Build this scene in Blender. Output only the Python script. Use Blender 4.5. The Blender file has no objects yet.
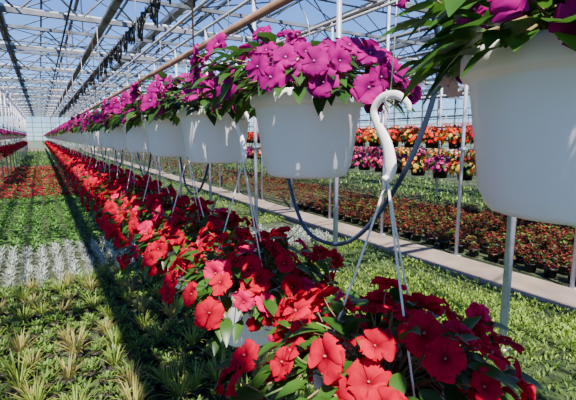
import bpy, math, random
from mathutils import Vector, Matrix, Quaternion, noise
random.seed(7)
H=1.8
COL=bpy.context.scene.collection

# ---------------------------------------------------------------- materials
def nt(name):
    m=bpy.data.materials.new(name); m.use_nodes=True
    t=m.node_tree; t.nodes.clear()
    return m,t,t.nodes.new('ShaderNodeOutputMaterial')
def leafy(name,c1,c2,transl=0.3,rough=0.5,tc=None,spec=0.3,scale=30,cen=None):
    m,t,o=nt(name); N=t.nodes; L=t.links
    g=N.new('ShaderNodeNewGeometry'); oi=N.new('ShaderNodeObjectInfo')
    tx=N.new('ShaderNodeTexCoord'); no=N.new('ShaderNodeTexNoise'); no.inputs['Scale'].default_value=scale
    L.new(tx.outputs['Object'],no.inputs['Vector'])
    a=N.new('ShaderNodeMath'); a.operation='ADD'; L.new(g.outputs['Random Per Island'],a.inputs[0]); L.new(oi.outputs['Random'],a.inputs[1])
    f=N.new('ShaderNodeMath'); f.operation='FRACT'; L.new(a.outputs[0],f.inputs[0])
    b=N.new('ShaderNodeMath'); b.operation='MULTIPLY_ADD'; L.new(f.outputs[0],b.inputs[0]); b.inputs[1].default_value=.7
    s=N.new('ShaderNodeMath'); s.operation='MULTIPLY'; s.inputs[1].default_value=.35; L.new(no.outputs['Fac'],s.inputs[0]); L.new(s.outputs[0],b.inputs[2])
    mx=N.new('ShaderNodeMix'); mx.data_type='RGBA'; mx.inputs[6].default_value=(*c1,1); mx.inputs[7].default_value=(*c2,1)
    L.new(b.outputs[0],mx.inputs[0])
    out=mx.outputs[2]
    if cen:   # pigment deepens towards the throat of the flower
        at=N.new('ShaderNodeAttribute'); at.attribute_name='throat'
        m3=N.new('ShaderNodeMix'); m3.data_type='RGBA'; L.new(at.outputs['Fac'],m3.inputs[0]); L.new(out,m3.inputs[6]); m3.inputs[7].default_value=(*cen,1); out=m3.outputs[2]
    p=N.new('ShaderNodeBsdfPrincipled'); p.inputs['Roughness'].default_value=rough; p.inputs['Specular IOR Level'].default_value=spec
    L.new(out,p.inputs['Base Color'])
    tr=N.new('ShaderNodeBsdfTranslucent')
    if tc: tr.inputs['Color'].default_value=(*tc,1)
    else: L.new(out,tr.inputs['Color'])
    ms=N.new('ShaderNodeMixShader'); ms.inputs[0].default_value=transl
    L.new(p.outputs[0],ms.inputs[1]); L.new(tr.outputs[0],ms.inputs[2]); L.new(ms.outputs[0],o.inputs[0])
    return m
def plain(name,c,rough=.5,metal=0,c2=None,scale=12,spec=.4,bump=0,transl=0,det=4):
    m,t,o=nt(name); N=t.nodes; L=t.links
    tx=N.new('ShaderNodeTexCoord'); no=N.new('ShaderNodeTexNoise'); no.inputs['Scale'].default_value=scale; no.inputs['Detail'].default_value=det
    L.new(tx.outputs['Object'],no.inputs['Vector'])
    rp=N.new('ShaderNodeValToRGB'); rp.color_ramp.elements[0].position=.35; rp.color_ramp.elements[1].position=.65
    if c2 is None: c2=tuple(x*.88 for x in c)
    rp.color_ramp.elements[0].color=(*c2,1); rp.color_ramp.elements[1].color=(*c,1)
    L.new(no.outputs['Fac'],rp.inputs[0])
    p=N.new('ShaderNodeBsdfPrincipled'); p.inputs['Roughness'].default_value=rough; p.inputs['Metallic'].default_value=metal; p.inputs['Specular IOR Level'].default_value=spec
    L.new(rp.outputs[0],p.inputs['Base Color'])
    if bump:
        bp=N.new('ShaderNodeBump'); bp.inputs['Strength'].default_value=bump; L.new(no.outputs['Fac'],bp.inputs['Height']); L.new(bp.outputs[0],p.inputs['Normal'])
    if transl:
        tr=N.new('ShaderNodeBsdfTranslucent'); tr.inputs['Color'].default_value=(*c,1)
        ms=N.new('ShaderNodeMixShader'); ms.inputs[0].default_value=transl
        L.new(p.outputs[0],ms.inputs[1]); L.new(tr.outputs[0],ms.inputs[2]); L.new(ms.outputs[0],o.inputs[0])
    else: L.new(p.outputs[0],o.inputs[0])
    return m
def glass(name,opac,col=(.8,.85,.9),scale=.6,gloss=.03):
    m,t,o=nt(name); N=t.nodes; L=t.links
    tx=N.new('ShaderNodeTexCoord'); no=N.new('ShaderNodeTexNoise'); no.inputs['Scale'].default_value=scale
    L.new(tx.outputs['Object'],no.inputs['Vector'])
    mr=N.new('ShaderNodeMapRange'); mr.inputs[1].default_value=.3; mr.inputs[2].default_value=.7; mr.inputs[3].default_value=opac[0]; mr.inputs[4].default_value=opac[1]
    L.new(no.outputs['Fac'],mr.inputs[0])
    tp=N.new('ShaderNodeBsdfTransparent'); tr=N.new('ShaderNodeBsdfTranslucent'); tr.inputs[0].default_value=(*col,1)
    ms=N.new('ShaderNodeMixShader'); L.new(mr.outputs[0],ms.inputs[0]); L.new(tp.outputs[0],ms.inputs[1]); L.new(tr.outputs[0],ms.inputs[2])
    gl=N.new('ShaderNodeBsdfGlossy'); gl.inputs['Roughness'].default_value=.1
    m2=N.new('ShaderNodeMixShader'); m2.inputs[0].default_value=gloss; L.new(ms.outputs[0],m2.inputs[1]); L.new(gl.outputs[0],m2.inputs[2])
    L.new(m2.outputs[0],o.inputs[0]); return m

M={}
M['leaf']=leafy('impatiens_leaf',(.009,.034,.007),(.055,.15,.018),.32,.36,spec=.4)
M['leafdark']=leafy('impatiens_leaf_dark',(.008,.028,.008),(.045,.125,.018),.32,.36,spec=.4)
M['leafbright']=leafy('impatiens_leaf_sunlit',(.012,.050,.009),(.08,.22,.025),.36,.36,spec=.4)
M['purple']=leafy('purple_petal',(.22,.0,.12),(.50,.0,.24),.42,.6,spec=.04,cen=(.11,0,.06))
M['red']=leafy('red_petal',(.42,.0,.020),(.74,.0,.042),.44,.6,spec=.05,cen=(.18,0,.008))
M['rose']=leafy('rose_petal',(.72,.0,.09),(.88,.001,.15),.44,.6,spec=.05,cen=(.33,0,.03))
M['orange']=leafy('orange_petal',(.62,.008,.012),(.78,.08,.018),.38,.5,spec=.1)
M['yellow']=leafy('yellow_petal',(.80,.32,.03),(.85,.55,.08),.38,.5,spec=.15)
M['pink']=leafy('pink_petal',(.65,.01,.2),(.80,.07,.30),.38,.5,spec=.1)
M['pale']=leafy('pale_petal',(.75,.55,.68),(.85,.7,.78),.4,.5,spec=.15)
M['stamen']=plain('stamen',(.40,.10,.08),.6)
M['stamenp']=plain('stamen_pale',(.5,.25,.38),.6)
M['stem']=plain('stem',(.25,.10,.06),.5,c2=(.12,.2,.05))
M['pot']=plain('white_plastic',(.96,.93,.945),.33,c2=(.93,.90,.92),scale=5,transl=.2)
M['hook']=plain('hook_plastic',(.92,.88,.85),.25,c2=(.88,.85,.82))
M['cord']=plain('cord',(.75,.70,.62),.7)
M['wire']=plain('wire',(.35,.34,.32),.4,metal=.6)
M['soil']=plain('soil',(.05,.035,.02),.95,c2=(.02,.014,.01),scale=60,bump=.4)
M['blackpot']=plain('black_pot',(.012,.012,.014),.5)
M['rust']=plain('rusty_pipe',(.34,.18,.11),.6,metal=.2,c2=(.20,.11,.07),scale=9,bump=.1)
M['galv']=plain('galvanized_steel',(.50,.49,.54),.42,metal=.2,c2=(.38,.37,.42),scale=18)
M['alu']=plain('aluminium',(.20,.215,.245),.5,metal=.1,c2=(.06,.066,.08),scale=2)
M['steel']=plain('dark_steel',(.06,.065,.08),.5,metal=.2,c2=(.025,.028,.034),scale=3)
M['curtain']=plain('shade_cloth',(.58,.62,.68),.8,c2=(.36,.39,.44),scale=7)
M['hose']=plain('dark_hose',(.03,.045,.09),.25)
M['black']=plain('black_cable',(.010,.010,.012),.5)
M['spiky']=leafy('spiky_leaf',(.07,.13,.018),(.32,.40,.065),.3,.45)
M['bronze']=leafy('bronze_leaf',(.13,.12,.03),(.42,.38,.11),.3,.45)
M['low']=leafy('low_leaf',(.030,.080,.010),(.17,.29,.040),.3,.5)
M['silver']=leafy('silver_leaf',(.18,.21,.17),(.46,.50,.44),.15,.8,spec=.1)
M['green']=leafy('green_leaf',(.025,.075,.010),(.09,.21,.035),.3,.5)
M['redplant']=leafy('red_plant',(.18,.0,.020),(.34,.0,.035),.25,.6,spec=.1)
M['coleus']=leafy('coleus_leaf',(.035,.005,.007),(.16,.020,.015),.25,.5)
M['coleuso']=leafy('coleus_orange_leaf',(.18,.04,.015),(.32,.10,.03),.3,.5)
M['carpet']=leafy('seedling_leaf',(.08,.18,.012),(.34,.50,.06),.32,.5)
M['olive']=leafy('olive_leaf',(.05,.09,.012),(.18,.25,.04),.3,.5)
M['carpetbase']=plain('seedling_base',(.035,.06,.012),.9,c2=(.009,.018,.005),scale=18,bump=.5)
M['floor']=plain('ground_soil',(.05,.065,.026),.95,c2=(.016,.022,.010),scale=6,bump=.3,det=8)
M['concrete']=plain('concrete',(.26,.20,.16),.9,c2=(.17,.135,.11),scale=2.2,bump=.1,det=8,spec=.1)
M['outside']=plain('outside_ground',(.12,.16,.09),.95,c2=(.07,.10,.05),scale=.2)
M['glassroof']=glass('roof_glass',(.0,.025),(.55,.68,.85),gloss=.004)
M['glasswall']=glass('wall_glass',(.05,.20),(.5,.56,.6))

# ---------------------------------------------------------------- mesh builder
class MB:
    def __init__(s,mats): s.v=[];s.f=[];s.mi=[];s.mats=mats;s.c=0;s.th={}
    def use(s,k): s.c=s.mats.index(k)
    def face(s,*i): s.f.append(i); s.mi.append(s.c)
    def mesh(s,name,smooth=True):
        me=bpy.data.meshes.new(name); me.from_pydata([tuple(x) for x in s.v],[],s.f)
        for k in s.mats: me.materials.append(M[k])
        me.polygons.foreach_set('material_index',s.mi)
        me.polygons.foreach_set('use_smooth',[smooth]*len(s.f))
        if s.th:
            a=me.attributes.new('throat','FLOAT','POINT'); a.data.foreach_set('value',[s.th.get(i,0.0) for i in range(len(s.v))])
        me.update(); return me
    def box(s,c,d):
        b=len(s.v); x,y,z=c; dx,dy,dz=d[0]/2,d[1]/2,d[2]/2
        for i in (-1,1):
            for j in (-1,1):
                for k in (-1,1): s.v.append((x+i*dx,y+j*dy,z+k*dz))
        for q in ((0,1,3,2),(4,6,7,5),(0,4,5,1),(2,3,7,6),(0,2,6,4),(1,5,7,3)): s.face(*[b+i for i in q])
    def tube(s,pts,r,n=8,flatx=1,cap=True):
        pts=[Vector(p) for p in pts]; b=len(s.v); m=len(pts)
        if not hasattr(r,'__len__'): r=[r]*m
        prev=None
        for i,p in enumerate(pts):
            t=(pts[min(i+1,m-1)]-pts[max(i-1,0)]).normalized()
            if prev is None:
                ref=Vector((1,0,0)) if abs(t.x)<.9 else Vector((0,0,1))
                a=(ref-t*ref.dot(t)).normalized()
            else: a=(prev-t*prev.dot(t)).normalized()
            prev=a; bb=t.cross(a)
            for k in range(n):
                an=2*math.pi*k/n; s.v.append(p+a*(math.cos(an)*r[i]*flatx)+bb*(math.sin(an)*r[i]))
        for i in range(m-1):
            for k in range(n):
                k2=(k+1)%n; s.face(b+i*n+k,b+i*n+k2,b+(i+1)*n+k2,b+(i+1)*n+k)
        if cap:
            s.face(*[b+k for k in range(n)][::-1]); s.face(*[b+(m-1)*n+k for k in range(n)])
    def lathe(s,prof,n=32,z0=0):
        b=len(s.v)
        for r,z in prof:
            for k in range(n):
                a=2*math.pi*k/n; s.v.append((r*math.cos(a),r*math.sin(a),z+z0))
        for i in range(len(prof)-1):
            for k in range(n):
                k2=(k+1)%n; s.face(b+i*n+k,b+i*n+k2,b+(i+1)*n+k2,b+(i+1)*n+k)
    def leaf(s,p,d,L,W,droop=.4,seg=4,fold=.25,up=None):
        p=Vector(p); d=Vector(d).normalized()
        up=Vector((0,0,1)) if up is None else up
        side=d.cross(up)
        if side.length<.05: side=d.cross(Vector((1,0,.2)))
        side.normalize(); nrm=side.cross(d).normalized()
        b=len(s.v)
        for i in range(seg+1):
            u=i/seg; c=p+d*(L*u)+Vector((0,0,-droop*L*u*u))
            w=W*.5*math.sin(math.pi*min(1,(u*.97+.015))**.85)
            s.v.append(c-side*w+nrm*(w*fold)); s.v.append(c); s.v.append(c+side*w+nrm*(w*fold))
        for i in range(seg):
            q=b+3*i; s.face(q,q+1,q+4,q+3); s.face(q+1,q+2,q+5,q+4)
    def flower(s,p,nrm,R,pet,stam,rng,hi=True):
        p=Vector(p); q=Vector((0,0,1)).rotation_difference(Vector(nrm).normalized())
        nu,nv=(8,8) if hi else (2,2)
        rot=rng.random()*6.28
        base=rng.uniform(-.05,.34)
        for k in range(5):
            s.use(pet); a=rot+k*math.tau/5+rng.uniform(-.14,.14)
            ca,sa=math.cos(a),math.sin(a); b=len(s.v); Rk=R*rng.uniform(.82,1.05)*(1.0 if k else 1.16)
            cup=base+rng.uniform(-.10,.20); rec=rng.uniform(.06,.50); ph=rng.random()*6; tw=rng.uniform(.03,.18)
            for i in range(nu+1):
                u=i/nu
                if hi: w=Rk*.74*(math.sin(math.pi*min(1,.04+u*.96)**1.5)**.62 if u<.999 else .26)
                else: w=Rk*(.06,.62,.45)[i]
                for j in range(nv+1):
                    v=j/nv*2-1
                    rr=Rk*(.04+.96*u)*(1-.12*u*u*(abs(v)**2.2)-.20*u**5*max(0,1-abs(v)*2.2))
                    lat=w*v
                    z=Rk*(cup*math.sin(u*1.8)-rec*u*u*(.3+.7*v*v)+tw*v*u+(.10 if hi else .05)*math.sin(ph+v*6.5)*u*u-.06*(1-abs(v))*u+.012*k)
                    if hi:
                        th=max(0,1-u*2.6)*.9+.30*max(0,1-abs(v)*3.5)*(1-u)+.3*(abs(v)**6)*(1-u)
                        s.th[len(s.v)]=min(1,th)
                    s.v.append(p+q@Vector((rr*ca-lat*sa,rr*sa+lat*ca,z)))
            for i in range(nu):
                for j in range(nv):
                    x=b+i*(nv+1)+j; s.face(x,x+nv+1,x+nv+2,x+1)
        if hi:
            s.use(stam); b=len(s.v)
            for zz,r in ((.02,.06),(.12,.065),(.17,.03)):
                for k in range(6):
                    a=k*math.tau/6; s.v.append(p+q@Vector((R*r*math.cos(a),R*r*math.sin(a),R*zz)))
            for i in range(2):
                for k in range(6): s.face(b+i*6+k,b+i*6+(k+1)%6,b+i*6+6+(k+1)%6,b+i*6+6+k)
            s.face(*[b+12+k for k in range(6)])

def link(o): COL.objects.link(o); return o
def obj(name,data,loc=(0,0,0),label=None,cat=None,group=None,kind=None,parent=None,rot=None):
    o=bpy.data.objects.new(name,data); o.location=loc
    if rot is not None: o.rotation_euler=rot
    if label: o['label']=label
    if cat: o['category']=cat
    if group: o['group']=group
    if kind: o['kind']=kind
    if parent: o.parent=parent
    return link(o)

# ---------------------------------------------------------------- structure
XL,XR,YB,YF=-16.7,23.3,-6,62
mb=MB(['floor']); mb.box(((XL+XR)/2,(YB+YF)/2,-.05),(XR-XL,YF-YB,.1))
obj('floor',mb.mesh('floor',False),kind='structure',label='dark soil greenhouse floor between plant beds',cat='floor')
mb=MB(['outside']); mb.box((0,60,-.2),(500,500,.1))
obj('ground',mb.mesh('ground',False),kind='structure',label='flat ground outside the greenhouse',cat='ground')
EZ,RZ=H+3.2,H+4.15
mb=MB(['glassroof']); fr=MB(['alu','steel'])
xs=[XL+4*i for i in range(11)]
for x in xs[:-1]:
    for (x0,z0,x1,z1) in ((x,EZ,x+2,RZ),(x+2,RZ,x+4,EZ)):
        b=len(mb.v); mb.v+= [(x0,YB,z0),(x1,YB,z1),(x1,YF,z1),(x0,YF,z0)]; mb.face(b,b+1,b+2,b+3)
        fr.use('alu'); y=YB
        while y<=YF:
            fr.tube([(x0,y,z0-.01),(x1,y,z1-.01)],.020,4); y+=2.0
        fr.use('steel')
        mx,mz=(x0+x1)/2,(z0+z1)/2
        fr.box((mx,(YB+YF)/2,mz-.05),(.05,YF-YB,.05))
    fr.use('steel'); fr.box((x+2,(YB+YF)/2,RZ+.0),(.08,YF-YB,.08))
obj('ceiling',mb.mesh('ceiling',False),kind='structure',label='pitched clear glass greenhouse roof',cat='ceiling')
obj('trim_1',fr.mesh('trim_1',False),kind='structure',label='grey metal glazing bars, purlins and ridges',cat='trim')
for i,x in enumerate(xs):
    g=MB(['alu'])
    g.box((x,(YB+YF)/2,EZ-.06),(.18,YF-YB,.03)); g.box((x-.09,(YB+YF)/2,EZ),(.02,YF-YB,.13)); g.box((x+.09,(YB+YF)/2,EZ),(.02,YF-YB,.13))
    obj('roof_gutter',g.mesh('roof_gutter',False),label='long grey metal gutter between roof spans',cat='gutter',group='roof gutters')
def wall(name,p0,p1,ztop,n):
    w=MB(['glasswall','alu','concrete']); p0=Vector(p0);p1=Vector(p1)
    b=len(w.v); w.v+=[p0,p1,p1+Vector((0,0,ztop)),p0+Vector((0,0,ztop))]; w.face(b,b+1,b+2,b+3)
    w.use('alu')
    for i in range(n+1):
        p=p0.lerp(p1,i/n); w.box((p.x,p.y,ztop/2),(.08,.08,ztop))
    for z in (1.2,1.9,2.4,3.0,3.6,ztop):
        w.tube([p0+Vector((0,0,z)),p1+Vector((0,0,z))],.035,4)
    w.use('concrete'); d=p1-p0; w.box(((p0.x+p1.x)/2,(p0.y+p1.y)/2,.2),(abs(d.x)+.15,abs(d.y)+.15,.4))
    obj(name,w.mesh(name,False),kind='structure',label='frosted glass greenhouse wall with aluminium mullions',cat='wall')
wall('wall_left',(XL,YB,0),(XL,YF,0),EZ,50); wall('wall_right',(XR,YB,0),(XR,YF,0),EZ,50); wall('wall_far',(XL,YF,0),(XR,YF,0),EZ,40)
g=MB(['glasswall'])
for x in xs[:-1]:
    b=len(g.v); g.v+=[(x,YF,EZ),(x+4,YF,EZ),(x+2,YF,RZ)]; g.face(b,b+1,b+2)
obj('window_1',g.mesh('window_1',False),kind='structure',label='triangular glass gables',cat='window')
# girders
g=MB(['alu','steel'])
zb,zt=H+2.4,H+2.95
g.box(((XL+XR)/2,0,zb),(XR-XL,.09,.09)); g.box(((XL+XR)/2,0,zt),(XR-XL,.08,.08))
g.use('steel'); x=XL;k=0
while x<XR-.1:
    if k%2==0: g.tube([(x,0,zb),(x+.55,0,zt)],.022,5)
    else: g.tube([(x,0,zt),(x+.55,0,zb)],.022,5)
    x+=.55;k+=1
for x in xs: g.box((x,0,(zt+EZ-.06)/2),(.08,.06,EZ-.06-zt))
for x in xs:
    if x-2>XL: g.tube([(x-2,0,zt),(x-2,0,RZ)],.02,5); g.tube([(x-2,0,zt),(x-3,0,(RZ+EZ)/2)],.016,5); g.tube([(x-2,0,zt),(x-1,0,(RZ+EZ)/2)],.016,5)
gm=g.mesh('lattice_girder',False)
GY=[-2,2,6,10,14,18,22,26,30,34,38,42,46,50,54,58]
for y in GY: obj('lattice_girder',gm,(0,y,0),label='grey metal lattice roof girder spanning the house',cat='girder',group='roof girders')
g=MB(['steel']); g.tube([(XL,0,zt),(XR,0,zt)],.022,6)
for x in xs[1:-1]: g.tube([(x,0,zt),(x,0,EZ-.05)],.014,5)
tm=g.mesh('tie_rod')
for y in GY[1:-1]: obj('tie_rod',tm,(0,y+2,0),label='dark steel tie rod hung between girders',cat='rod',group='roof tie rods')
c=MB(['curtain']); r=random.Random(3)
n=90; pts=[(XL+.3+(XR-XL-.6)*i/n,.22+.015*math.sin(i*1.7),zb+.10+.02*math.sin(i*.9)) for i in range(n+1)]
c.tube(pts,[.04+.02*r.random() for _ in pts],8); cm=c.mesh('shade_curtain')
for y in GY[2:]: obj('shade_curtain',cm,(0,y,0),label='gathered pale shade cloth bundled along a girder',cat='curtain',group='gathered shade curtains')
b_=MB(['steel'])
for x in (-2.7,1.3,5.3): 
    b_.tube([(x-2,0,zt),(x+2,4,zt)],.016,5); b_.tube([(x+2,0,zt),(x-2,4,zt)],.016,5)
bm=b_.mesh('cross_brace')
for y in (6,14,22,30,38,46): obj('cross_brace',bm,(0,y,0),label='crossed steel bracing rods under the roof',cat='brace',group='roof cross braces')
for x,z,r,mt,lb in ((1.3,H+2.28,.08,'alu','thick grey metal pipe running under roof girders'),(-.5,H+2.34,.025,'steel','thin dark pipe running under roof girders'),(-1.8,H+2.34,.03,'steel','thin dark pipe running under roof girders'),(-3.6,H+2.32,.045,'alu','grey metal pipe running under roof girders'),
  (.65,H+2.34,.02,'steel','thin dark pipe running under roof girders'),(3.3,H+2.34,.03,'galv','galvanized pipe above a row of posts'),(5.33,H+2.34,.03,'galv','galvanized pipe above a row of posts'),(4.5,H+1.9,.025,'galv','galvanized pipe slung below girders'),(7.4,H+2.33,.04,'alu','grey metal pipe running under roof girders'),
  (2.5,H+1.5,.022,'galv','galvanized pipe slung below girders'),(1.2,H+1.05,.014,'galv','slim galvanized pipe slung below girders'),(6.4,H+1.2,.03,'alu','grey metal pipe slung below girders'),(9.5,H+2.33,.03,'steel','thin dark pipe running under roof girders'),(9.5,H+1.1,.03,'galv','galvanized pipe slung below girders'),(13,H+1.6,.04,'steel','thick dark pipe slung below girders'),(15.5,H+.9,.04,'steel','thick dark pipe slung below girders'),(12,H+1.35,.03,'steel','dark pipe slung below girders')):
    p=MB([mt]); p.tube([(x,YB+.1,z),(x,YF-.1,z)],r,8)
    if z<H+2.2:
        for y in GY: p.tube([(x,y,z),(x,y,zb)],.006,4)
    obj('overhead_pipe',p.mesh('overhead_pipe'),label=lb,cat='pipe')
def rail(x,z,y0,y1,r,mt,lb):
    p=MB([mt]); p.tube([(x,y0,z),(x,y1,z)],r,12)
    for y in GY:
        if y0<y<y1: p.tube([(x,y,z),(x,y,zb)],.004,4)
    obj('basket_rail',p.mesh('basket_rail'),label=lb,cat='pipe')
RX=.654; RAILZ=H+.40
rail(RX,RAILZ,-1,60,.014,'rust','rusty brown steel pipe carrying hanging baskets')
rail(-1.3,RAILZ,0,60,.014,'rust','rusty brown steel pipe carrying hanging baskets')
rail(8.0,H+.22,-1,40,.014,'rust','rusty brown steel pipe carrying hanging baskets')
rail(11.0,H+.42,-1,40,.014,'rust','rusty brown steel pipe carrying hanging baskets')
def post(x,ys,r,ztop,grp,lb):
    m=MB(['galv']); m.tube([(0,0,0),(0,0,ztop)],r,12); m.box((0,0,.012),(r*4,r*4,.024)); m.box((0,0,1.62),(r*2.7,r*2.7,.05))
    me=m.mesh('support_post')
    for y in ys: obj('support_post',me,(x,y,0),label=lb,cat='post',group=grp)
post(3.3,[2.0+2.4*k for k in range(22)],.033,H+2.31,'posts along the seedling bed','galvanized steel post standing in green seedling bed')
post(5.33,[.8+1.63*k for k in range(22)],.026,H+2.31,'posts beside the path','slim galvanized steel post beside concrete path')
post(-1.3,[14+2.5*k for k in range(18)],.03,H+2.36,'posts under the far basket row','galvanized steel post below hanging basket row')
post(-3.6,[14+4*k for k in range(11)],.03,H+2.29,'posts in the neighbouring bay','galvanized steel post in planted bay')
post(9.5,[2+2*k for k in range(15)],.03,H+2.3,'posts beyond the coleus bed','galvanized steel post beyond coleus bed')
post(13.0,[2+3*k for k in range(10)],.05,H+1.57,'thick posts at the far side','thick galvanized steel post at far side of greenhouse')
mb=MB(['concrete']); mb.box((4.93,27,.02),(.68,64,.04)); 
obj('concrete_path',mb.mesh('concrete_path',False),label='dull tan-grey concrete path between plant beds',cat='path')
# festoon cable
rf=random.Random(9)
f=MB(['black']); y=4.0; xf,zf=1.9,H+2.42
f.tube([(xf,3,zf-.06),(xf,50,zf-.06)],.014,6)
while y<50:
    L_=rf.uniform(.26,.5); D=rf.uniform(.18,.42); sx=rf.uniform(-.06,.06); bl=rf.uniform(.05,.14)
    pts=[(xf+sx*math.sin(t*math.pi),y+L_*t+bl*math.sin(t*math.tau),zf-.06-D*math.sin(t*math.pi)) for t in [i/10 for i in range(11)]]
    f.tube(pts,.020,6); 
    if rf.random()<.75: f.tube([(p[0]+.05,p[1]+.04,p[2]*.999+.04*math.sin(i)) for i,p in enumerate(pts)],.015,6)
    f.box((xf,y,zf-.08),(.08,.09,.10)); y+=L_*rf.uniform(.9,1.2)
obj('festoon_cable',f.mesh('festoon_cable'),label='black looped electric cable hanging from roof track',cat='cable')

# ---------------------------------------------------------------- baskets
PR=.150
def pot_mesh():
    m=MB(['pot','soil'])
    prof=[(0,-.11),(.098,-.11),(.108,-.107),(.115,-.099),(.119,-.087),(.124,-.081),(PR-.004,.074),(PR-.002,.080),(PR+.006,.083),(PR+.010,.089),(PR+.010,.113),(PR+.005,.12),(PR-.006,.12),(PR-.008,.10),(.118,-.08),(0,-.10)]
    m.lathe([(max(r,.0005),z) for r,z in prof],48)
    m.use('soil'); m.lathe([(PR-.010,.085),(.08,.095),(.0005,.10)],24)
    return m.mesh('pot')
POT=pot_mesh()
HK=[(0,0),(-.008,.030),(.006,.080),(.040,.126),(.050,.153),(.026,.177),(-.018,.180),(-.050,.160),(-.054,.146)]
def crv(pts,n=5):
    P=[Vector((0,a,b)) for a,b in pts] if len(pts[0])==2 else [Vector(p) for p in pts]
    out=[]
    for i in range(len(P)-1):
        p0=P[max(i-1,0)];p1=P[i];p2=P[i+1];p3=P[min(i+2,len(P)-1)]
        for k in range(n):
            t=k/n; out.append(.5*((2*p1)+(p2-p0)*t+(2*p0-5*p1+4*p2-p3)*t*t+(3*p1-p0-3*p2+p3)*t**3))
    out.append(P[-1]); return out
def hook_mesh(q=1,mt='hook'):
    m=MB([mt]); pts=crv(HK,6); rr=[.009,.018,.0145,.0115,.0105,.0100,.0095,.0075,.006]; r=[]
    for i in range(8):
        for k in range(6): r.append((rr[i]*(1-k/6)+rr[i+1]*k/6)*q)
    r.append(rr[-1]*q); m.tube(pts,r,14,flatx=.55); m.tube([(-.014*q,-.005,.006),(.014*q,.005,.006)],.007*q,8)
    return m.mesh('hook')
HOOK=hook_mesh(.96); HOOKW=hook_mesh(.16,'wire')
def flower_meshes(pet,stam,n=5):
    out=[]
    for i in range(n):
        m=MB([pet,stam,'stem']); m.flower((0,0,0),(0,0,1),.047,pet,stam,random.Random(i*7+3))
        m.use('stem'); m.tube([(0,0,-.003),(.004,0,-.03),(.0,.004,-.07)],[.0016,.0015,.002],5)
        out.append(m.mesh('flower'))
    return out
FM={'purple':flower_meshes('purple','stamenp',12),'red':flower_meshes('red','stamen',12),'rose':flower_meshes('rose','stamen',4),'pale':flower_meshes('pale','stamenp',1)}
def mound_dir(rng,i,n,lo):
    s=lo+(1-lo)*(i+.5)/n
    a=i*2.39996+rng.uniform(-.3,.3); c=math.sqrt(max(0,1-s*s)); return Vector((c*math.cos(a),c*math.sin(a),s))
def gap(d,on): return on and (d.x*-.86+d.y*.5)>.35 and d.z<.12
def foliage(rng,a,b,n,cz,lo,L=.085,leafk='leaf',lowres=False,hole=False,wob=0,wr=.48,clear=False):
    m=MB([leafk,'stem'])
    for i in range(n):
        d=mound_dir(rng,i,n,lo); s=rng.uniform(.55,.99)
        if gap(d,hole): continue
        w_=1+wob*noise.noise(d*1.8+Vector((n*.01,wob*9,a*50)))
        if clear and d.y<-.35 and w_*s>.86: s=.86/w_
        p=Vector((d.x*a*s*w_,d.y*a*s*w_,cz+d.z*b*s*w_))
        if abs(p.z-.0)<.13 and math.hypot(p.x,p.y)<PR+.01:
            k=(PR+.02)/max(.01,math.hypot(p.x,p.y)); p.x*=k;p.y*=k
        dr=Vector((d.x+rng.uniform(-.6,.6),d.y+rng.uniform(-.6,.6),d.z*.3+rng.uniform(-.5,.3)))
        l=L*rng.uniform(.65,1.25)*(.7 if clear and d.y<-.35 else 1); m.use(leafk); m.leaf(p,dr,l,l*(wr if not lowres else .55),rng.uniform(.1,.7),2 if lowres else 6,.25)
        if not lowres and i%4==0:
            m.use('stem'); m.tube([(p.x*.2,p.y*.2,.09),(p.x*.6,p.y*.6,p.z*.5+.09),tuple(p)],.0025,5,cap=False)
    return m
def place_flower(f,me,loc,nrm,sc,rng):
    q=bpy.data.objects.new('flower',me)
    q.rotation_mode='QUATERNION'; q.rotation_quaternion=Vector((0,0,1)).rotation_difference(nrm.normalized())@Quaternion((0,0,1),rng.random()*6)
    q.scale=(sc,sc,sc); q.location=loc; q.parent=f; link(q)
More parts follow.
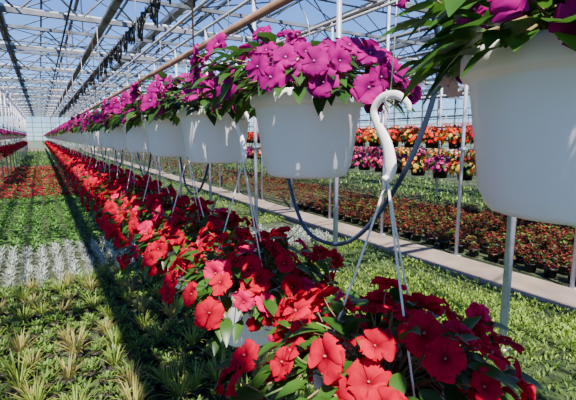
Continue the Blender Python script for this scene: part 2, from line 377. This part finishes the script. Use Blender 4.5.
def near_basket(y,zc,color,k,lower,rng,label,group,a,b,nf,nl):
    root=obj('hanging_basket',None,(RX,y,H+zc-.11),label=label,cat='hanging basket',group=group)
    O=Vector((0,0,.11))
    obj('pot',POT,O,parent=root,rot=(0,0,rng.random()*6))
    cz=.12 if not lower else .10; lo=-.20 if not lower else -.42
    hole=(lower and k==1); thin=(k==0 and not lower); clear=(k==1 and not lower)
    wob=.35 if lower else .42
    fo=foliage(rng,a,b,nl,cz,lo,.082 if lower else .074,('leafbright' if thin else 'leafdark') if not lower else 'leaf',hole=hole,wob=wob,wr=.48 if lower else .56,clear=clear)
    f=obj('foliage',fo.mesh('foliage'),O,parent=root)
    for i in range(nf):
        d=mound_dir(rng,i,nf,(-.12 if not lower else -.5)); s=rng.uniform(.86,1.16)
        if gap(d,hole): continue
        if thin and (d.x*-.86+d.y*.5)>.45 and rng.random()<.6: continue
        key=color
        if color=='red' and rng.random()<.13: key='rose'
        w_=1+wob*noise.noise(d*1.8+Vector((nl*.01,wob*9,a*50)))
        if clear and d.y<-.35 and w_*s>.95: s=.95/w_
        nrm=Vector((d.x+rng.uniform(-.55,.55),d.y+rng.uniform(-.55,.55),d.z*.6+.22+rng.uniform(-.4,.3)))
        if not lower: nrm.x-=.15
        place_flower(f,rng.choice(FM[key]),(d.x*a*s*w_,d.y*a*s*w_,cz+d.z*b*s*w_),nrm,rng.uniform(.56,.92) if not lower else rng.uniform(.72,1.05),rng)
    if thin:
        for (fx,fy,fz,sc) in ((-.20,-.03,.160,1.0),(-.165,-.115,.165,1.1),(-.22,.03,.205,.95),(-.12,-.17,.15,1.0),(-.19,-.08,.20,1.0)):
            place_flower(f,rng.choice(FM['purple']),(fx,fy,fz),Vector((-.9+rng.uniform(-.2,.2),-.2+rng.uniform(-.4,.4),.25+rng.uniform(-.2,.3))),sc,rng)
        place_flower(f,FM['pale'][0],(-.06,.175,.085),Vector((-.7,.3,-.5)),.6,rng)
        m=MB(['stem']); m.tube(crv([(-.10,-.02,.20),(-.155,-.05,.165),(-.178,-.075,.11),(-.19,-.10,.06)],5),.0024,6); obj('stem',m.mesh('stem'),O,parent=root)
    if lower: hb=(-.094-zc)
    else: hb=RAILZ-H+.0145-.178-zc
    hx=-.012 if lower else 0
    hk=obj('hook',HOOK if lower else HOOKW,(hx,-.012 if lower and k==0 else 0,.11+hb),parent=root)
    for j in range(3):
        an=j*math.tau/3+2.3+k*.35
        m=MB(['cord']); e=Vector((PR*math.cos(an)-hx,PR*math.sin(an),.118-hb)); 
        pts=[Vector((0,0,.005)).lerp(e,t)+Vector((0,0,-.012*math.sin(t*math.pi))) for t in (0,.25,.5,.75,1)]
        m.tube(pts,.0026,6); obj('cord',m.mesh('cord'),parent=hk)
    if lower:
        m=MB(['wire']); m.tube([(-hx,0,RAILZ-H+.094),(-hx*.5,.0,.28),(0,.001,.176)],.0016,6)
        m.tube([(0.012*math.cos(t),.002,.168+.012*math.sin(t)) for t in [i*math.tau/10 for i in range(11)]],.0016,5,cap=False)
        obj('wire',m.mesh('wire'),parent=hk)
SP=.715
UZ,LZ=0.0,-.665
UY,LY=.31,.685
NEAR=9
for k in range(NEAR):
    rng=random.Random(100+k)
    a,b=(.215,.12) if k==0 else (.275,.135)
    near_basket(UY+SP*k-(.013 if k==1 else 0),UZ,'purple',k,False,rng,'white plastic hanging basket with magenta impatiens','magenta baskets on the upper level',a,b,70 if k<4 else 58,260 if k==0 else 290)
    rng=random.Random(300+k)
    near_basket(LY+SP*k+(.028 if k==1 else 0),LZ,'red',k,True,rng,'white hanging basket overflowing with bright red impatiens','red baskets on the lower level',.285 if k!=1 else .30,.175,88 if k>1 else 98,320)
def far_mesh(petals,seed,lower,nf=60,nl=90,potk='pot',R=.05,lo2=None,scale=1):
    rng=random.Random(seed); a,b=(.28,.145 if not lower else .19)
    cz=.13 if not lower else .10; lo=-.12 if not lower else -.4
    m=foliage(rng,a,b,nl,cz,lo,.1,'leaf',True)
    m.mats=['leaf','stem']+petals+[potk,'cord']
    for i in range(nf):
        d=mound_dir(rng,i,nf,lo2 if lo2 is not None else (-.05 if not lower else -.5)); s=rng.uniform(.88,1.15)
        nrm=Vector((d.x+rng.uniform(-.4,.4),d.y+rng.uniform(-.4,.4),d.z*.7+.25))
        pt=rng.choice(petals); m.flower((d.x*a*s,d.y*a*s,cz+d.z*b*s),nrm,R,pt,pt,rng,False)
    m.use(potk); m.lathe([(.0005,-.11),(.12,-.11),(PR,.11),(PR+.006,.12),(PR-.006,.12),(.12,-.07)],16)
    m.use('cord')
    top=.38 if not lower else .6
    for j in range(3):
        an=j*math.tau/3; m.tube([(PR*math.cos(an),PR*math.sin(an),.115),(0,0,top)],.002,4)
    m.tube([(0,0,top),(0,0,.40 if not lower else 1.065)],.004,4)
    return m.mesh('hanging_basket')
FP=[far_mesh(['purple'],i,False,64,120,R=.046) for i in range(3)]
FR=[far_mesh(['red'],10+i,True,80,130,R=.048) for i in range(3)]
FO=[far_mesh(p,20+i,True,84,110,'blackpot',.042) for i,p in enumerate((['orange','red'],['orange','yellow','orange'],['red','orange']))]
FX=[far_mesh(p,30+i,True,84,120,'blackpot',.042) for i,p in enumerate((['pink','pink','rose'],['yellow','yellow','orange'],['red','rose'],['pink','purple'],['yellow','pale','orange']))]
def row(x,ys,zc,ms,label,group,sc=1):
    for i,y in enumerate(ys):
        o=obj('hanging_basket',ms[(i*7+i//3)%len(ms)],(x,y,H+zc),label=label,cat='hanging basket',group=group,rot=(0,0,random.random()*6))
        if sc!=1: q=sc*random.uniform(.94,1.08); o.scale=(q,q,sc)
row(RX,[UY+SP*k for k in range(NEAR,72)],UZ,FP,'white hanging basket with magenta impatiens','magenta baskets on the upper level')
row(RX,[LY+SP*k for k in range(NEAR,72)],LZ,FR,'white hanging basket overflowing with bright red impatiens','red baskets on the lower level')
row(-1.3,[17+.8*k for k in range(36)],UZ,FP,'white hanging basket with magenta impatiens','magenta baskets on the neighbouring rail')
row(-1.3,[17.4+.8*k for k in range(36)],LZ,FR,'white hanging basket with bright red impatiens','red baskets on the neighbouring rail')
row(8.0,[1+.66*k for k in range(28)],-.13,FO,'hanging basket with orange-red flowers','orange baskets beyond the path',1.2)
row(8.0,[1.3+.67*k for k in range(28)],-.80,FX,'hanging basket with mixed pink, red and yellow flowers','mixed baskets beyond the path',1.25)
row(11.0,[4+.72*k for k in range(24)],.10,FO,'hanging basket with orange-red flowers','orange baskets beyond the path')
row(11.0,[4.3+.72*k for k in range(24)],-.62,FX,'hanging basket with mixed pink, red and yellow flowers','mixed baskets beyond the path')

HP=[(RX,.66,.385),(.70,.66,.34),(.78,.67,.20),(.80,.70,.081),(.80,.783,-.097),(.80,.925,-.269),(.80,1.07,-.344),(.80,1.249,-.324),(.80,1.363,-.161),(.79,1.39,.05),(.72,1.39,.28),(RX,1.39,.385)]
m=MB(['hose']); m.tube(crv([(x-RX,y,z) for x,y,z in HP],6),.0068,10); HM=m.mesh('irrigation_hose')
for k in range(6): obj('irrigation_hose',HM,(RX,SP*2*k,H),label='dark looping irrigation hose below the basket pipe',cat='hose',group='irrigation hose loops')

# ---------------------------------------------------------------- floor plants
def smallpot(r,h,k='blackpot'):
    m=MB([k,'soil']); m.lathe([(.0005,0),(r*.78,0),(r,h*.85),(r*1.06,h*.86),(r*1.06,h),(r*.95,h),(r*.9,h*.8)],14); m.use('soil'); m.lathe([(r*.93,h*.9),(.0005,h*.95)],12); return m.mesh('pot')
SPOT=smallpot(.05,.07); CPOT=smallpot(.08,.13)
def coleus_into(m,x0,y0,rng,seed,n=90):
    for i in range(n):
        r=rng.random(); m.use('coleuso' if r<(.22 if seed==1 else .10) else ('green' if r<(.55 if seed==2 else .32) else 'coleus'))
        a=i*2.4; s=rng.uniform(.0,.080); m.leaf((x0+s*math.cos(a),y0+s*math.sin(a),.12+rng.uniform(0,.17)*(1-s*4)),(math.cos(a),math.sin(a),rng.uniform(-.1,1.4)),rng.uniform(.04,.068),.032,.35,3 if n>60 else 2)
def plantmesh(kind,seed):
    rng=random.Random(seed)
    if kind in('spiky','bronze'):
        m=MB([kind])
        for i in range(60):
            a=i*2.4+rng.uniform(-.3,.3); e=rng.uniform(.9,4.2); L=rng.uniform(.12,.27)
            m.leaf((.015*math.cos(a),.015*math.sin(a),.065),(math.cos(a),math.sin(a),e),L,.0075,rng.uniform(.1,.6),5,.4)
    elif kind=='low':
        m=MB([kind])
        for i in range(60):
            a=i*2.4; s=rng.uniform(.0,.07); m.leaf((s*math.cos(a),s*math.sin(a),.05+rng.uniform(0,.06)),(math.cos(a),math.sin(a),rng.uniform(.5,2.4)),rng.uniform(.03,.06),.014,.3,3)
    elif kind=='silver':
        m=MB([kind])
        for i in range(60):
            a=i*2.4; s=rng.uniform(.0,.05); m.leaf((s*math.cos(a),s*math.sin(a),rng.uniform(0,.10)),(math.cos(a),math.sin(a),rng.uniform(.4,3.5)),rng.uniform(.04,.08),.010,.25,3)
    elif kind=='green':
        m=MB([kind])
        for i in range(60):
            a=i*2.4; s=rng.uniform(.0,.12); m.leaf((s*math.cos(a),s*math.sin(a),rng.uniform(0,.10)),(math.cos(a),math.sin(a),rng.uniform(.1,1.6)),rng.uniform(.05,.09),.03,.3,3)
    elif kind=='redplant':
        m=MB(['green',kind])
        for i in range(80):
            m.use(kind if rng.random()<.58 else 'green')
            a=i*2.4; s=rng.uniform(.0,.17); m.leaf((s*math.cos(a),s*math.sin(a),rng.uniform(0,.12)),(math.cos(a),math.sin(a),rng.uniform(.1,1.3)),rng.uniform(.06,.10),.05,.3,2)
    else:
        m=MB(['coleus','coleuso','green']); coleus_into(m,0,0,rng,seed)
    return m.mesh('foliage')
PM={k:[plantmesh(k,s) for s in range(3)] for k in('spiky','bronze','low','silver','green','redplant','coleus')}
def potted(name,fm,pm,x,y,label,group,rng,cat):
    r=obj(name,None,(x,y,0),label=label,cat=cat,group=group,rot=(0,0,rng.random()*6))
    obj('pot',pm,parent=r); s=rng.uniform(.8,1.18)
    o=obj('foliage',fm,parent=r); o.scale=(s,s,s*rng.uniform(.9,1.1)); 
    return r
rng=random.Random(5)
yy=2.0;j=0
while yy<5.6:
    x=-1.5+(.08 if (j//2)%2 else 0); i=0
    while x<1.9:
        px,py=x+rng.uniform(-.03,.03),yy+rng.uniform(-.03,.03)
        if px>-.09*yy-.8:
            if (j%2==0 and i%2==0 and rng.random()<.75) or rng.random()<.08: potted('spiky_potted_plant',rng.choice(PM['spiky' if rng.random()<.6 else 'bronze']),SPOT,px,py,'spiky grass-like plant in small black pot','spiky plants in the nearest bed',rng,'potted plant')
            else: potted('leafy_potted_plant',rng.choice(PM['low']),SPOT,px,py,'low pale-green leafy plant in small black pot','leafy plants in the nearest bed',rng,'potted plant')
        x+=.155;i+=1
    yy+=.155;j+=1
def field(name,kind,x0,x1,y0,y1,dx,dy,label,group,cap=300,sc=1):
    pts=[]
    y=y0
    while y<y1:
        x=x0
        while x<x1: pts.append((x+rng.uniform(-.12,.12)*dx,y+rng.uniform(-.12,.12)*dy)); x+=dx
        y+=dy
    pts.sort(key=lambda p:p[0]**2+p[1]**2)
    for p in pts[:cap]:
        o=obj(name,rng.choice(PM[kind]),(p[0],p[1],0),label=label,cat='plant',group=group,rot=(0,0,rng.random()*6)); s=sc*rng.uniform(.85,1.15); o.scale=(s,s,s)
    return pts[cap:]
field('silver_leaved_plant','silver',-1.0,4.3,5.7,7.5,.18,.18,'low silver-grey leafy bedding plant','silver plants across the bed',sc=1.1)
field('green_bedding_plant','green',-1.7,1.9,7.65,14,.3,.32,'low bright-green leafy bedding plant','green plants behind the silver bed',sc=1.15)
field('red_bedding_plant','redplant',-2.2,1.9,14.3,28.5,.44,.46,'red-flowering leafy bedding plant','red plants along the bay',sc=1.3)
pts=[]
y=1.4
while y<14:
    x=5.58
    while x<8.7: pts.append((x+rng.uniform(-.02,.02),y+rng.uniform(-.02,.02))); x+=.28
    y+=.28
pts.sort(key=lambda p:((p[0]-5.5)*1.3)**2+(p[1]-4.5)**2)
for i,p in enumerate(pts[:298]): potted('coleus_plant',PM['coleus'][rng.randrange(3)],CPOT,p[0],p[1],'dark maroon and green coleus in black pot','coleus pots beside the path',rng,'potted plant')
m=MB(['coleus','coleuso','green'])
for i,p in enumerate(pts[298:]): coleus_into(m,p[0],p[1],rng,i%3,44)
obj('coleus_mass',m.mesh('coleus_mass'),label='further rows of maroon, orange and green coleus',cat='plants',kind='stuff')
def stuff(name,regions,keys,label,hgt,leaf,base=True,cat='plants',grid=.14):
    m=MB((['carpetbase'] if base else [])+keys); r=random.Random(11)
    for (x0,x1,y0,y1,n) in regions:
        if base:
            m.use('carpetbase'); nx=int((x1-x0)/.25)+1; ny=min(160,int((y1-y0)/.25)+1); b=len(m.v)
            for i in range(nx+1):
                for j in range(ny+1): 
                    e=(i in(0,nx) or j in(0,ny)); m.v.append((x0+(x1-x0)*i/nx,y0+(y1-y0)*j/ny,0.004 if e else hgt*.2*r.uniform(.6,1.3)))
            for i in range(nx):
                for j in range(ny): q=b+i*(ny+1)+j; m.face(q,q+ny+1,q+ny+2,q+1)
        for i in range(n):
            y=y0+(y1-y0)*r.random()**1.5; a=r.random()*6.28; l=leaf*r.uniform(.6,1.3)
            x=x0+(x1-x0)*r.random()
            nv=noise.noise(Vector((x*1.1,y*.9,3.3)))+.5*noise.noise(Vector((x*4,y*4,1)))
            if nv<-.2 and r.random()<.7: continue
            ki=max(0,min(len(keys)-1,int((nv+.6)*len(keys)+r.uniform(-.6,.6)))) if hgt<.15 else r.randrange(len(keys))
            m.use(keys[ki])
            if hgt<.15:
                x=x0+.04+round((x-x0-.04)/grid)*grid+r.gauss(0,.03); 
                if y<12: y=round(y/grid)*grid+r.gauss(0,.03)
            m.leaf((x,y,hgt*r.uniform(.1,.9)),(math.cos(a),math.sin(a),r.uniform(.6,3)),l,l*.24,.3,2)
    obj(name,m.mesh(name),label=label,cat=cat,kind='stuff')
stuff('seedling_carpet',[(2.0,4.5,.6,5.6,48000),(2.0,4.5,7.7,30,16000)],['low','olive','carpet','carpet'],'dense carpet of bright green seedlings in trays',.09,.055)
stuff('green_plant_carpet',[(9.0,13.5,1,30,9000)],['green','carpet'],'dense bed of green foliage plants',.2,.14)
stuff('distant_plant_carpet',[(-2.6,4.3,31,60,6000)],['green','low'],'distant bed of green bedding plants',.14,.2)
stuff('bay_plant_carpet',[(-9,-2.75,14,60,7000)],['green','redplant','low'],'bed of mixed green and red bedding plants',.16,.2)
stuff('distant_coleus_carpet',[(5.5,8.7,14.3,40,6000)],['coleus','coleus','green'],'distant bed of dark maroon coleus',.3,.16)

# ---------------------------------------------------------------- light
w=bpy.data.worlds.new('World'); bpy.context.scene.world=w; w.use_nodes=True; t=w.node_tree; t.nodes.clear()
o=t.nodes.new('ShaderNodeOutputWorld'); bg=t.nodes.new('ShaderNodeBackground'); sk=t.nodes.new('ShaderNodeTexSky')
SD=Vector((-.215,-.50,.83))
sk.sky_type='NISHITA'; sk.sun_disc=False; sk.sun_elevation=math.radians(56); sk.sun_rotation=math.radians(205); sk.air_density=1.0; sk.dust_density=.05; sk.ozone_density=4.0
mu=t.nodes.new('ShaderNodeMix'); mu.data_type='RGBA'; mu.blend_type='MULTIPLY'; mu.inputs[0].default_value=1; mu.inputs[7].default_value=(.42,.63,1.0,1)
t.links.new(sk.outputs[0],mu.inputs[6]); t.links.new(mu.outputs[2],bg.inputs[0])
bg.inputs[1].default_value=.28; t.links.new(bg.outputs[0],o.inputs[0])
sl=bpy.data.lights.new('sun','SUN'); sl.energy=17; sl.angle=math.radians(.8); sl.color=(1,.94,.84)
so=bpy.data.objects.new('sun',sl); link(so); so.rotation_euler=SD.to_track_quat('Z','Y').to_euler(); so.location=(0,0,20)
# camera
cd=bpy.data.cameras.new('camera'); cd.sensor_width=36; cd.lens=26.25; cd.clip_end=600; cd.clip_start=.02
co=bpy.data.objects.new('camera',cd); link(co); co.location=(0,0,H)
p=math.radians(8.53); yw=math.radians(30.28)
fwd=Vector((math.sin(yw)*math.cos(p),math.cos(yw)*math.cos(p),-math.sin(p)))
co.rotation_euler=fwd.to_track_quat('-Z','Y').to_euler()
bpy.context.scene.camera=co
